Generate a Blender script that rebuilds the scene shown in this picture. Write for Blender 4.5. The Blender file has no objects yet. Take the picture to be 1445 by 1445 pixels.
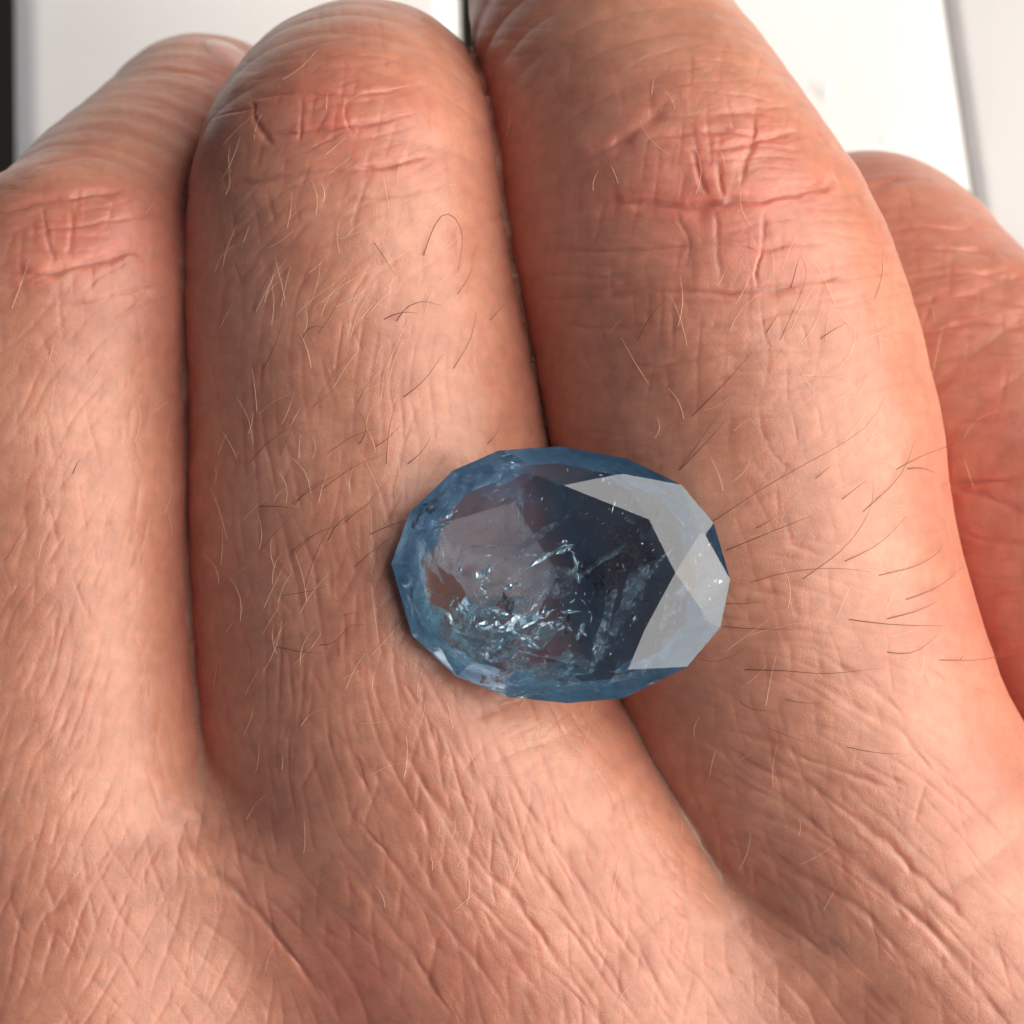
import bpy, bmesh, math, random
import numpy as np, time, sys
T00 = time.time()
def tick(s): print('T', s, round(time.time()-T00, 1), file=sys.stderr)
from mathutils import Vector
random.seed(7); rng = np.random.default_rng(7)
R = math.radians
MM = 0.001
H = 220.0                       # lens height above the skin, mm
PX = 26.27                      # photo pixels per mm at skin level

# ------------------------------------------------------------------ camera, sky, sun, exposure
scene = bpy.context.scene
cam_d = bpy.data.cameras.new('camera'); cam = bpy.data.objects.new('camera', cam_d)
scene.collection.objects.link(cam); scene.camera = cam
cam.location = (0, 0, H*MM)
cam_d.sensor_width = 36
cam_d.lens = 36*H/(1445/PX)
cam_d.clip_start = 0.005; cam_d.clip_end = 50
cam_d.dof.use_dof = True; cam_d.dof.focus_distance = (H-1.5)*MM
cam_d.dof.aperture_fstop = (cam_d.lens/2.1)      # 3.6 mm wide aperture

SUN_EL, SUN_AZ, SUN_ANG = 26.0, 9.0, 102.0        # azimuth counted from +X towards +Y
w = bpy.data.worlds.new('World'); scene.world = w; w.use_nodes = True
nt = w.node_tree; bg = nt.nodes['Background']
sky = nt.nodes.new('ShaderNodeTexSky'); sky.sky_type = 'NISHITA'; sky.sun_disc = False
sky.sun_elevation = R(SUN_EL); sky.sun_rotation = R(90-SUN_AZ)
sky.air_density = 1.0; sky.dust_density = 6.0; sky.ozone_density = 1.0
nt.links.new(sky.outputs[0], bg.inputs[0]); bg.inputs[1].default_value = 0.05
ld = bpy.data.lights.new('sun', 'SUN'); sun = bpy.data.objects.new('sun', ld)
scene.collection.objects.link(sun)
ld.energy = 5.0; ld.angle = R(SUN_ANG); ld.color = (1.0, 0.95, 0.88)
sd = Vector((math.cos(R(SUN_EL))*math.cos(R(SUN_AZ)), math.cos(R(SUN_EL))*math.sin(R(SUN_AZ)), math.sin(R(SUN_EL))))
sun.rotation_euler = sd.to_track_quat('Z', 'Y').to_euler(); sun.location = sd*0.5
scene.view_settings.view_transform = 'Standard'; scene.view_settings.look = 'None'
scene.view_settings.exposure = 0.24; scene.view_settings.gamma = 1.0
scene.render.engine = 'CYCLES'
scene.cycles.max_bounces = 16; scene.cycles.transmission_bounces = 14; scene.cycles.glossy_bounces = 8
scene.cycles.transparent_max_bounces = 16
scene.cycles.use_denoising = True
scene.cycles.sample_clamp_indirect = 6.0
scene.cycles.blur_glossy = 0.3

# ------------------------------------------------------------------ helpers
def X(px, z=0.0): return (px-722.5)/PX*(H-z)/H
def Y(py, z=0.0): return (722.5-py)/PX*(H-z)/H
def P(px, py, z=0.0): return np.array([X(px, z), Y(py, z), z])

def hash3(ix, iy, iz, seed):
    h = (ix.astype(np.int64)*374761393 + iy.astype(np.int64)*668265263 + iz.astype(np.int64)*2147483647 + seed*1274126177) & 0xffffffff
    h = ((h ^ (h >> 13))*1274126177) & 0xffffffff
    h = (h ^ (h >> 16)) & 0xffffffff
    return h.astype(np.float64)/4294967295.0
def vnoise2(x, y, seed=0):
    ix, iy = np.floor(x), np.floor(y); fx, fy = x-ix, y-iy
    fx = fx*fx*fx*(fx*(fx*6-15)+10); fy = fy*fy*fy*(fy*(fy*6-15)+10); z = np.zeros_like(ix)
    a = hash3(ix, iy, z, seed); b = hash3(ix+1, iy, z, seed); c = hash3(ix, iy+1, z, seed); d = hash3(ix+1, iy+1, z, seed)
    return (a+(b-a)*fx + (c-a+(a-b-c+d)*fx)*fy)*2-1
def fbm2(x, y, seed=0, o=3):
    s = 0; a = 1
    for i in range(o): s = s + a*vnoise2(x*2**i, y*2**i, seed+i*17); a *= .5
    return s/1.75
def voro(x, y, seed=0, jit=1.0):
    """distance to the nearest cell border, and a random number of the cell"""
    ix, iy = np.floor(x), np.floor(y)
    f1 = np.full(x.shape, 9.0); cx = np.zeros_like(x); cy = np.zeros_like(x); cid = np.zeros_like(x)
    pts = []
    for dx in (-1, 0, 1):
        for dy in (-1, 0, 1):
            jx = ix+dx; jy = iy+dy; z = np.zeros_like(jx)
            qx = jx+.5+(hash3(jx, jy, z, seed)-.5)*jit; qy = jy+.5+(hash3(jx, jy, z+1, seed)-.5)*jit
            d = (qx-x)**2+(qy-y)**2; m = d < f1
            f1 = np.where(m, d, f1); cx = np.where(m, qx, cx); cy = np.where(m, qy, cy)
            cid = np.where(m, hash3(jx, jy, z+2, seed), cid); pts.append((qx, qy))
    e = np.full(x.shape, 9.0)
    for qx, qy in pts:
        ddx, ddy = qx-cx, qy-cy; L = np.sqrt(ddx*ddx+ddy*ddy); ok = L > 1e-6; L = np.where(ok, L, 1)
        dist = ((cx+qx)/2-x)*ddx/L + ((cy+qy)/2-y)*ddy/L
        e = np.where(ok & (dist < e), dist, e)
    return e, cid

def prop(o, label=None, cat=None, kind=None, group=None):
    if label: o['label'] = label
    if cat: o['category'] = cat
    if kind: o['kind'] = kind
    if group: o['group'] = group
def mesh_obj(name, verts, faces, mat, parent=None, smooth=False, scale=MM):
    me = bpy.data.meshes.new(name)
    me.from_pydata([tuple(map(float, v)) for v in np.asarray(verts)*scale], [], faces); me.update()
    o = bpy.data.objects.new(name, me); scene.collection.objects.link(o)
    if mat: me.materials.append(mat)
    if smooth: me.shade_smooth()
    if parent: o.parent = parent
    return o
def material(name):
    m = bpy.data.materials.new(name); m.use_nodes = True
    return m, m.node_tree, m.node_tree.nodes['Principled BSDF']

# ------------------------------------------------------------------ skin shape (distance function, mm)
# every row: photo px, py, depth z, radius
FINGERS = {
 'pinky':  [(190,1900,-16,13),(120,1480,-11.5,12.2),(85,1250,-11,11.2),(62,1000,-10.6,10.0),(56,760,-10.8,9.45),(60,560,-11.4,9.15),(94,450,-12.4,8.7),(136,398,-14.5,8.1),(186,325,-19,7.5),(250,252,-25,6.9),(286,192,-31,6.2),(290,208,-37,5.9)],
 'ring':   [(900,1950,-18,17),(770,1600,-15,15.5),(662,1330,-12.8,13.6),(612,1180,-11.2,12.8),(566,1000,-10.3,11.8),(532,800,-10.0,10.8),(518,600,-10.0,10.1),(498,430,-9.8,9.5),(490,290,-10.6,8.9),(502,212,-15,8.2),(518,184,-22,7.6),(526,210,-32,7.1)],
 'middle': [(1560,1950,-19,15),(1420,1600,-15.5,13.4),(1300,1340,-13.2,12.1),(1206,1150,-11.2,10.7),(1132,970,-10.2,10.5),(1078,780,-9.9,10.8),(1046,600,-9.8,10.9),(1004,430,-9.9,10.7),(948,300,-10.8,9.8),(898,180,-14.5,8.7),(840,45,-20,7.2),(815,-60,-26,6.6),(808,-100,-33,6.3)],
 'index':  [(1980,1950,-24,15),(1800,1500,-22,12.5),(1670,1150,-21,11.4),(1575,900,-20.5,10.9),(1490,740,-20.5,10.5),(1394,622,-21.5,9.9),(1298,522,-24,9.3),(1222,418,-29,8.7),(1208,424,-37,8.2)],
}
PAD = [(700,1215,-13.5,11.5),(795,1320,-13.2,12.6),(880,1450,-14.5,13.5),(950,1650,-17,14)]
# where neighbouring fingers press together
FILL = [[(245,1150,-14,2.6),(262,1000,-17,2.8),(272,760,-18.5,3),(275,560,-19.5,3),(285,400,-22,3),(300,300,-26,2.8)],
        [(960,1180,-16,2.6),(880,1010,-17.5,2.8),(812,800,-18,3),(778,620,-18,3),(742,450,-18,3),(712,300,-19.5,2.8),(700,200,-22,2.4),(690,140,-27,2.0)]]
# the thumb lies folded under the index finger, outside the picture
FINGERS['thumb'] = [(1850,2050,-36,14),(1800,1700,-40,10),(1740,1350,-42,9.0),(1650,1120,-42,8.4),(1560,980,-43,7.8)]
PALM = [(250,2000,-26,16),(700,2050,-26,18),(1250,2050,-27,18),(1700,2050,-28,17)]
def catmull(rows, n=3):
    a = np.array([[X(p, z), Y(q, z), z, r+.12] for p, q, z, r in rows]); out = []
    for i in range(len(a)-1):
        p0 = a[max(i-1, 0)]; p1 = a[i]; p2 = a[i+1]; p3 = a[min(i+2, len(a)-1)]
        for k in range(n):
            t = k/n
            out.append(.5*((2*p1)+(-p0+p2)*t+(2*p0-5*p1+4*p2-p3)*t*t+(-p0+3*p1-3*p2+p3)*t**3))
    out.append(a[-1]); return np.array(out)
CH = {k: catmull(v) for k, v in FINGERS.items()}
CH['palm'] = catmull(PALM, 2)
CH['pad'] = catmull(PAD, 2)
for q_, f_ in enumerate(FILL): CH['fill%d' % q_] = catmull(f_, 2)

def chain(p, c, full=False):
    """signed distance to a chain of cones and its gradient; with full also arclength, axis point, radius"""
    n = len(p); D = np.full(n, 50, np.float32); G = np.zeros((n, 3), np.float32)
    lo = (c[:, :3]-c[:, 3:]).min(0)-9; hi = (c[:, :3]+c[:, 3:]).max(0)+9
    I = np.nonzero(((p > lo) & (p < hi)).all(1))[0]; p = p[I]
    best = np.full(len(p), 50, np.float32); g = np.zeros((len(p), 3), np.float32); s0 = 0.0
    if full: S = np.zeros(n, np.float32); C = np.zeros((n, 3), np.float32); RR = np.ones(n, np.float32)
    for i in range(len(c)-1):
        a = c[i, :3].astype(np.float32); b = c[i+1, :3].astype(np.float32); ab = b-a; L2 = np.float32(ab@ab); L = math.sqrt(L2)
        rm = max(c[i, 3], c[i+1, 3])+9
        J = np.nonzero(((p > np.minimum(a, b)-rm) & (p < np.maximum(a, b)+rm)).all(1))[0]
        if not len(J): s0 += L; continue
        pa = p[J]-a
        t = np.clip((pa@ab)/L2, 0, 1)
        q = pa-t[:, None]*ab
        l = np.sqrt(np.einsum('ij,ij->i', q, q)); d = l-(np.float32(c[i, 3])+np.float32(c[i+1, 3]-c[i, 3])*t)
        m = d < best[J]; Jm = J[m]
        best[Jm] = d[m]; g[Jm] = q[m]/np.maximum(l[m], 1e-6)[:, None]-((t[m] > 0) & (t[m] < 1))[:, None]*np.float32((c[i+1, 3]-c[i, 3])/L2)*ab
        if full:
            K = I[Jm]; S[K] = s0+t[m]*L; C[K] = a+t[m, None]*ab; RR[K] = c[i, 3]+(c[i+1, 3]-c[i, 3])*t[m]
        s0 += L
    D[I] = best; G[I] = g
    return (D, G, S, C, RR) if full else (D, G)
def smin(A, B, k):
    a, ga = A; b, gb = B
    h = np.clip(.5+.5*(b-a)/k, 0, 1).astype(np.float32)
    return b+(a-b)*h-k*h*(1-h), gb+(ga-gb)*h[:, None]
def sstep(a, b, x):
    t = np.clip((x-a)/(b-a), 0, 1); return t*t*(3-2*t)
def sdfg(p, full=None):
    y = p[:, 1]; c = {}
    for n_ in CH:
        r = chain(p, CH[n_], full is not None and n_ in FINGERS)
        c[n_] = r[:2]
        if len(r) > 2: full[n_] = (r[0],)+r[2:]
    k1 = (.18+8.5*sstep(-12.0, -20, y)).astype(np.float32)
    k2 = (.18+6.0*sstep(-19.0, -26, y)).astype(np.float32)
    k3 = (.3+6.0*sstep(-30, -50, y)).astype(np.float32)
    d = smin(c['pinky'], smin(c['ring'], c['pad'], np.float32(5.0)), k1); d = smin(d, c['middle'], k2)
    d = smin(d, c['fill0'], np.float32(.3)); d = smin(d, c['fill1'], np.float32(.3))
    d = smin(d, c['index'], k3)
    d = smin(d, c['thumb'], np.float32(3.0))
    d, g = smin(d, c['palm'], np.float32(8.0))
    for ax_, sg, lim in ((1, -1, 66), (0, 1, 58)):       # the wrist side is closed by a plain cut, out of sight
        q = sg*p[:, ax_]-lim; m = q > d; d = np.where(m, q, d); e_ = np.zeros(3, np.float32); e_[ax_] = sg; g = np.where(m[:, None], e_, g)
    return d.astype(np.float32), g.astype(np.float32)
def sdf(p): return sdfg(p)[0]
def surface(px, py):
    """points of the skin seen at photo pixels px, py"""
    px = np.atleast_1d(np.asarray(px, float)); py = np.atleast_1d(np.asarray(py, float))
    o = np.array([0, 0, H]); t = P(0, 0)
    d = np.stack([(px-722.5)/PX, (722.5-py)/PX, np.full(len(px), -H)], 1); d /= np.linalg.norm(d, axis=1)[:, None]
    p = (o+d*(H-12)).astype(np.float32); d = d.astype(np.float32)
    for _ in range(60): p = p+d*(sdf(p)*.9)[:, None]
    return p

def surface_nets(step, lo, hi):
    n = [int((hi[i]-lo[i])/step)+1 for i in range(3)]
    ax = [lo[i]+step*np.arange(n[i]) for i in range(3)]
    g = np.empty(n, np.float32)
    B = 4; nb = [(q+B-1)//B for q in n]
    cc = np.stack(np.meshgrid(*[lo[i]+step*(np.arange(nb[i])*B+(B-1)/2) for i in range(3)], indexing='ij'), -1).reshape(-1, 3).astype(np.float32)
    dc = sdf(cc); g = np.repeat(np.repeat(np.repeat(np.sign(dc).reshape(nb)*9, B, 0), B, 1), B, 2).astype(np.float32)
    near = np.nonzero(np.abs(dc) < step*B*.87+2.6)[0]; bi = np.stack(np.unravel_index(near, nb), 1)*B
    off = np.stack(np.meshgrid(*[np.arange(B)]*3, indexing='ij'), -1).reshape(-1, 3)
    for i in range(0, len(bi), 8000):
        q = (bi[i:i+8000, None]+off[None]).reshape(-1, 3)
        g[q[:, 0], q[:, 1], q[:, 2]] = sdf((np.array(lo)+step*q).astype(np.float32))
    g = g[:n[0], :n[1], :n[2]]
    s = g < 0
    cnt = sum(s[i:n[0]-1+i, j:n[1]-1+j, k:n[2]-1+k].astype(np.int8) for i in (0, 1) for j in (0, 1) for k in (0, 1))
    act = (cnt > 0) & (cnt < 8); idx = -np.ones(act.shape, np.int64); ij = np.argwhere(act); idx[act] = np.arange(len(ij))
    acc = np.zeros((len(ij), 3)); num = np.zeros(len(ij))
    for axx in range(3):
        for a in (0, 1):
            for b in (0, 1):
                o0 = [0, 0, 0]; oth = [q for q in range(3) if q != axx]; o0[oth[0]] = a; o0[oth[1]] = b; o1 = list(o0); o1[axx] = 1
                v0 = g[ij[:, 0]+o0[0], ij[:, 1]+o0[1], ij[:, 2]+o0[2]]; v1 = g[ij[:, 0]+o1[0], ij[:, 1]+o1[1], ij[:, 2]+o1[2]]
                m = (v0 < 0) != (v1 < 0); t = np.where(m, v0/np.where(m, v0-v1, 1), 0)
                pt = np.tile(np.array(o0, float), (len(ij), 1)); pt[:, axx] += t
                acc[m] += pt[m]; num[m] += 1
    V = np.array(lo)+step*(ij+acc/num[:, None])
    F = []
    for axx in range(3):
        o = [q for q in range(3) if q != axx]
        sl0 = [slice(1, n[q]-1) for q in range(3)]; sl0[axx] = slice(0, n[axx]-1); sl1 = list(sl0); sl1[axx] = slice(1, n[axx])
        a = s[tuple(sl0)]; b = s[tuple(sl1)]; c = np.argwhere(a != b); flip = a[a != b]
        off = np.array([1, 1, 1]); off[axx] = 0; c = c+off
        def at(da, db):
            q = c.copy(); q[:, o[0]] -= da; q[:, o[1]] -= db
            return idx[q[:, 0], q[:, 1], q[:, 2]]
        quad = np.stack([at(0, 0), at(1, 0), at(1, 1), at(0, 1)], 1)
        if axx == 1: flip = ~flip
        quad[~flip] = quad[~flip][:, ::-1]; F.append(quad)
    return V, np.concatenate(F)

V, F = surface_nets(0.5, (-58, -70, -56), (62, 44, 3))
# drop nothing: refine the faces that the lens can see
def to_px(p): 
    s = H/(H-p[:, 2]); return p[:, 0]*s*PX+722.5, 722.5-p[:, 1]*s*PX
V = V.astype(np.float32)
for _ in range(2): dd_, gg = sdfg(V); V = V-(dd_/np.maximum((gg*gg).sum(1), .2))[:, None]*gg
N = gg/np.linalg.norm(gg, axis=1)[:, None]
fc = V[F].mean(1); fn = N[F].mean(1)
fpx, fpy = to_px(fc)
view = np.array([0, 0, H])-fc; view /= np.linalg.norm(view, axis=1)[:, None]
vis = (fpx > -60) & (fpx < 1505) & (fpy > -60) & (fpy < 1505) & ((fn*view).sum(1) > -.12) & (fc[:, 2] > -40)
def subdivide(V, F, mask, n):
    """split the masked quads n x n; borders stay shared, unmasked neighbours keep their corners"""
    Fm = F[mask]; e = np.concatenate([Fm[:, [0, 1]], Fm[:, [1, 2]], Fm[:, [2, 3]], Fm[:, [3, 0]]]); es = np.sort(e, 1)
    key = es[:, 0]*len(V)+es[:, 1]; uk, inv = np.unique(key, return_inverse=True); ua, ub = uk//len(V), uk % len(V)
    nv = len(V); ts = np.arange(1, n)/n
    ev = (V[ua][:, None]*(1-ts)[None, :, None]+V[ub][:, None]*ts[None, :, None]).reshape(-1, 3)
    m = len(Fm); inv = inv.reshape(4, m)
    gidx = np.empty((m, n+1, n+1), np.int64)
    gidx[:, 0, 0] = Fm[:, 0]; gidx[:, n, 0] = Fm[:, 1]; gidx[:, n, n] = Fm[:, 2]; gidx[:, 0, n] = Fm[:, 3]
    k = np.arange(n-1)
    def edge(q, a, b):
        base = nv+inv[q][:, None]*(n-1); fwd = (a < b)[:, None]
        return np.where(fwd, base+k, base+k[::-1])
    gidx[:, 1:n, 0] = edge(0, Fm[:, 0], Fm[:, 1]); gidx[:, n, 1:n] = edge(1, Fm[:, 1], Fm[:, 2])
    gidx[:, 1:n, n] = edge(2, Fm[:, 2], Fm[:, 3])[:, ::-1]; gidx[:, 0, 1:n] = edge(3, Fm[:, 3], Fm[:, 0])[:, ::-1]
    ib = nv+len(ev)
    gidx[:, 1:n, 1:n] = (ib+np.arange(m*(n-1)**2)).reshape(m, n-1, n-1)
    a, b, c, d = (V[Fm[:, q]][:, None, None] for q in range(4)); u = ts[None, :, None, None]; v = ts[None, None, :, None]
    iv = (a*(1-u)*(1-v)+b*u*(1-v)+c*u*v+d*(1-u)*v).reshape(-1, 3)
    nf = np.stack([gidx[:, :-1, :-1], gidx[:, 1:, :-1], gidx[:, 1:, 1:], gidx[:, :-1, 1:]], -1).reshape(-1, 4)
    # unmasked faces that touch a split edge keep the split points as corners
    kd = {}
    rest = F[~mask]; border = []
    re = np.sort(np.stack([rest, np.roll(rest, -1, 1)], -1).reshape(-1, 2), 1); rk = (re[:, 0]*len(V)+re[:, 1]).reshape(-1, 4)
    hit = np.isin(rk, uk); plain = rest[~hit.any(1)]
    for f, kk, hh in zip(rest[hit.any(1)], rk[hit.any(1)], hit[hit.any(1)]):
        poly = []
        for q in range(4):
            poly.append(int(f[q]))
            if hh[q]:
                j = int(np.searchsorted(uk, kk[q])); r_ = [nv+j*(n-1)+t for t in range(n-1)]
                poly += r_ if f[q] < f[(q+1) % 4] else r_[::-1]
        border.append(poly)
    return np.concatenate([V, ev, iv]), nf, plain, border
NSUB = 5
V2, NF, PF, BF = subdivide(V, F, vis, NSUB)
V2 = V2.astype(np.float32)
D = {}; dd_, gg = sdfg(V2, D); V2 = V2-(dd_/np.maximum((gg*gg).sum(1), .2))[:, None]*gg
N2 = gg/np.linalg.norm(gg, axis=1)[:, None]
print('skin verts', len(V2), 'fine quads', len(NF), 'plain', len(PF))

tick('mesh')
# ------------------------------------------------------------------ skin relief
pxx, pyy = to_px(V2)
disp = np.zeros(len(V2)); red = np.zeros(len(V2))
up = N2[:, 2]
# named creases: list of px points, depth mm, half width mm
CREASES = [
 # middle finger knuckle
 ([(800,292),(860,286),(930,288),(1000,292),(1050,284),(1100,276),(1150,262),(1180,250)], .34, .42),
 ([(880,212),(930,190),(1000,180),(1060,190),(1110,200)], .12, .22),
 ([(785,240),(830,222),(880,200),(930,160),(960,140)], .20, .45),
 ([(970,210),(1010,212),(1050,202),(1090,192),(1140,185)], .13, .2),
 ([(1060,160),(1064,200),(1050,230),(1048,265)], .15, .22),
 ([(975,210),(985,245),(1000,275)], .1, .16), ([(1015,225),(1020,255),(1022,280)], .1, .15),
 ([(1075,300),(1078,345),(1066,380),(1070,410)], .13, .2),
 ([(1010,300),(1012,345),(1020,400)], .07, .15), ([(960,300),(975,340),(965,380)], .07, .14),
 ([(745,360),(800,352),(860,350),(930,352),(990,345),(1060,352),(1110,345),(1170,340)], .10, .25),
 ([(760,418),(850,420),(930,412),(1010,410),(1090,412),(1160,395),(1200,385)], .17, .3),
 ([(990,470),(1060,455),(1130,440),(1190,440)], .10, .2),
 ([(760,390),(820,386),(880,392)], .09, .2), ([(790,455),(860,462),(930,455)], .07, .2),
 ([(830,515),(920,520),(1010,505),(1100,495),(1180,500)], .07, .2),
 ([(1000,150),(1040,165),(1090,150),(1130,160)], .06, .2), ([(880,100),(940,70),(1010,60)], .05, .2),
 ([(1100,270),(1130,262),(1170,262)], .1, .4), ([(1030,520),(1100,530),(1180,515)], .05, .15),
 # ring finger knuckle
 ([(310,262),(350,252),(400,245),(450,242),(510,240),(560,228),(620,222)], .17, .26),
 ([(350,140),(375,130),(420,128),(480,128),(540,125),(600,118)], .13, .22),
 ([(370,190),(420,180),(480,180),(530,168),(590,160)], .10, .18),
 ([(350,140),(365,175),(385,205)], .10, .18), ([(420,130),(428,160),(425,195)], .08, .14),
 ([(495,130),(490,165),(500,190)], .06, .12), ([(390,230),(430,215),(470,195),(500,180)], .06, .14),
 ([(330,100),(400,82),(480,75),(560,80),(610,95)], .06, .2),
 ([(300,170),(330,158),(360,150)], .08, .2), ([(420,290),(480,280),(560,275),(640,262)], .06, .2),
 # little finger knuckle
 ([(-40,386),(40,386),(100,378),(150,366),(215,352)], .24, .34),
 ([(-30,305),(30,292),(90,282),(150,272),(180,268)], .15, .24),
 ([(60,325),(110,318),(170,310),(220,296)], .09, .18), ([(60,295),(68,330),(80,368)], .09, .15),
 ([(20,250),(70,232),(120,222),(180,225)], .08, .2), ([(100,290),(105,330),(95,370)], .07, .13),
 ([(40,430),(110,424),(180,412),(230,400)], .08, .2), ([(10,330),(40,322),(70,318)], .07, .2),
 ([(150,112),(210,100),(280,104),(330,112)], .10, .3), ([(150,450),(200,430),(240,420)], .06, .2),
 # index finger folds
 ([(1215,268),(1260,256),(1310,258)], .14, .3), ([(1255,320),(1310,316),(1370,325)], .10, .25),
 ([(1265,355),(1330,345),(1400,360)], .10, .25), ([(1280,395),(1340,378),(1420,392),(1460,400)], .12, .28),
 ([(1290,430),(1350,412),(1445,430)], .10, .25), ([(1300,475),(1360,452),(1450,460)], .14, .3),
 ([(1310,520),(1370,498),(1450,498)], .10, .28), ([(1330,690),(1370,680),(1445,672)], .17, .4),
 ([(1340,600),(1400,592),(1445,585)], .12, .3), ([(1340,690),(1400,700),(1460,730)], .12, .25),
 ([(1355,755),(1400,765),(1460,772)], .12, .3), ([(1370,840),(1420,838),(1460,845)], .10, .3), ([(1385,900),(1460,905)], .1, .3),
 # folds on the back of the hand
 ([(470,1120),(520,1180),(580,1250),(640,1320),(700,1400),(740,1470)], .10, .25),
 ([(560,1050),(600,1110),(650,1180),(700,1240),(760,1310),(820,1400),(850,1460)], .13, .28),
 ([(620,1010),(660,1080),(710,1160),(770,1240),(830,1320),(880,1400),(910,1460)], .11, .25),
 ([(680,1010),(710,1080),(750,1150),(800,1220),(860,1300),(930,1390),(970,1460)], .12, .25),
 ([(740,1010),(770,1090),(810,1160),(860,1240),(920,1310),(990,1390),(1040,1460)], .10, .22),
 ([(480,1220),(540,1290),(600,1370),(650,1460)], .12, .3), ([(240,1170),(300,1230),(370,1300),(440,1380),(480,1450)], .2, .4),
 ([(250,1120),(290,1180),(350,1210),(420,1260),(470,1330)], .12, .3), ([(170,1180),(110,1250),(60,1300)], .08, .25),
 ([(960,1010),(1040,1030),(1120,1065),(1200,1095),(1280,1120)], .12, .25),
 ([(980,1040),(1060,1080),(1140,1110),(1220,1160),(1300,1240),(1380,1320),(1450,1400)], .18, .32),
 ([(950,1060),(1020,1095),(1100,1130),(1180,1190),(1250,1250),(1330,1330),(1400,1400)], .13, .26),
 ([(960,1110),(1060,1140),(1150,1180),(1230,1240),(1310,1310),(1380,1400),(1420,1460)], .14, .28),
 ([(970,1160),(1050,1190),(1110,1230),(1190,1260),(1260,1330),(1330,1420),(1350,1460)], .13, .28),
 ([(1150,960),(1220,1000),(1300,1060),(1380,1150),(1440,1200)], .12, .25),
 ([(1100,900),(1180,930),(1250,990),(1300,1040)], .08, .2), ([(1040,1260),(1120,1310),(1200,1380),(1280,1450)], .12, .4),
 ([(1020,1280),(1090,1350),(1140,1420),(1160,1460)], .07, .25),
]
def seg_dist(px, py, poly):
    best = np.full(len(px), 1e9); tt = np.zeros(len(px)); n = len(poly)-1
    for i in range(n):
        a = np.array(poly[i], float); b = np.array(poly[i+1], float); ab = b-a
        t = np.clip(((px-a[0])*ab[0]+(py-a[1])*ab[1])/(ab@ab), 0, 1)
        d = np.hypot(px-a[0]-t*ab[0], py-a[1]-t*ab[1]); m = d < best
        best[m] = d[m]; tt[m] = (i+t[m])/n
    return best, tt
wpx = pxx+7*fbm2(pxx/60, pyy/60, 5)+1.6*fbm2(pxx/18, pyy/18, 9); wpy = pyy+7*fbm2(pxx/60+40, pyy/60, 6)+1.6*fbm2(pxx/18+9, pyy/18, 8)
front = V2[:, 2] > -38
def smooth_poly(p, n=3):
    a = np.array(p, float)
    for _ in range(n):
        if len(a) < 3: break
        q = .75*a[:-1]+.25*a[1:]; r = .25*a[:-1]+.75*a[1:]; a = np.concatenate([a[:1], np.stack([q, r], 1).reshape(-1, 2)[1:-1], a[-1:]])
    return [tuple(v) for v in a]
for poly, dep, wid in CREASES:
    poly = smooth_poly(poly, 2)
    a = np.array(poly); m = front & (pxx > a[:, 0].min()-60) & (pxx < a[:, 0].max()+60) & (pyy > a[:, 1].min()-60) & (pyy < a[:, 1].max()+60) & (up > .05)
    if not m.any(): continue
    d, t = seg_dist(wpx[m], wpy[m], poly); d = d/PX
    end = np.sqrt(np.clip(np.minimum(t, 1-t)*6, 0, 1))
    ww = wid*.72*(.8+.55*vnoise2(pxx[m]/26, pyy[m]/26, 3)); end = end*(.72+.5*vnoise2(pxx[m]/38, pyy[m]/38, 13))
    dep = min(dep, .16)*.85+max(dep-.16, 0)*.6 if poly[0][1] < 900 else dep*.5
    disp[m] += end*dep*(-np.exp(-(d/ww)**2)*1.0-.35*np.exp(-(d/(2.6*ww))**2)+.10*np.exp(-((d-2.4*ww)/(1.6*ww))**2))
    red[m] += end*dep*2.2*np.exp(-(d/(ww*2.4))**2)

def groove(e, w): return np.exp(-(e/w)**2)
def pattern(u, v, ang, L, Wd, seed, w=.10, warp=.5):
    """long cells: L along the direction ang (degrees), Wd across, mm"""
    c, s = math.cos(R(ang)), math.sin(R(ang))
    a = u*c+v*s; b = -u*s+v*c
    b = b+warp*Wd*fbm2(a/(L*.9), b/(L*.9), seed, 2); a = a+warp*Wd*vnoise2(u/2.1, v/2.1, seed+3)
    e, cid = voro(a/L, b/Wd, seed)
    return -groove(e, w)+.10*(cid-.5), e
def threads(u, v, ang, L, Wd, seed, w=.1):
    """long wandering grooves along the direction ang"""
    c, s = math.cos(R(ang)), math.sin(R(ang)); a = u*c+v*s; b = -u*s+v*c
    b = b+.35*Wd*vnoise2(a/(L*.6)+7, b/(L*.6), seed+9)
    n = vnoise2(a/L+.3*vnoise2(a/L, b/Wd/3, seed+4), b/Wd/.75, seed+5)+.22*vnoise2(a/L*2.1, b/Wd*2.3, seed+6)
    return -groove(n, w*2.2)
def skin_lines(u, v, spec, seed):
    out = np.zeros(len(u)); amp = .75+.5*fbm2(u/5, v/5, seed+50, 2)
    for i, (ang, L, Wd, dep, ww) in enumerate(spec):
        g, e = pattern(u, v, ang, L*.62, Wd, seed+i*7, ww, .9)
        if Wd > .6: g = .6*g+.7*threads(u, v, ang, L*.9, Wd, seed+i*7+2, ww)
        out += dep*g*np.clip(.65+.8*vnoise2(u/3.3, v/3.3, seed+31*i+1), .1, 1.4)
    return out*amp
ids = ['pinky', 'ring', 'middle', 'index']
dm = np.stack([D[k][0] for k in ids], 1).astype(float)
base = sstep(1060, 1200, pyy)*(front)
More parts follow.
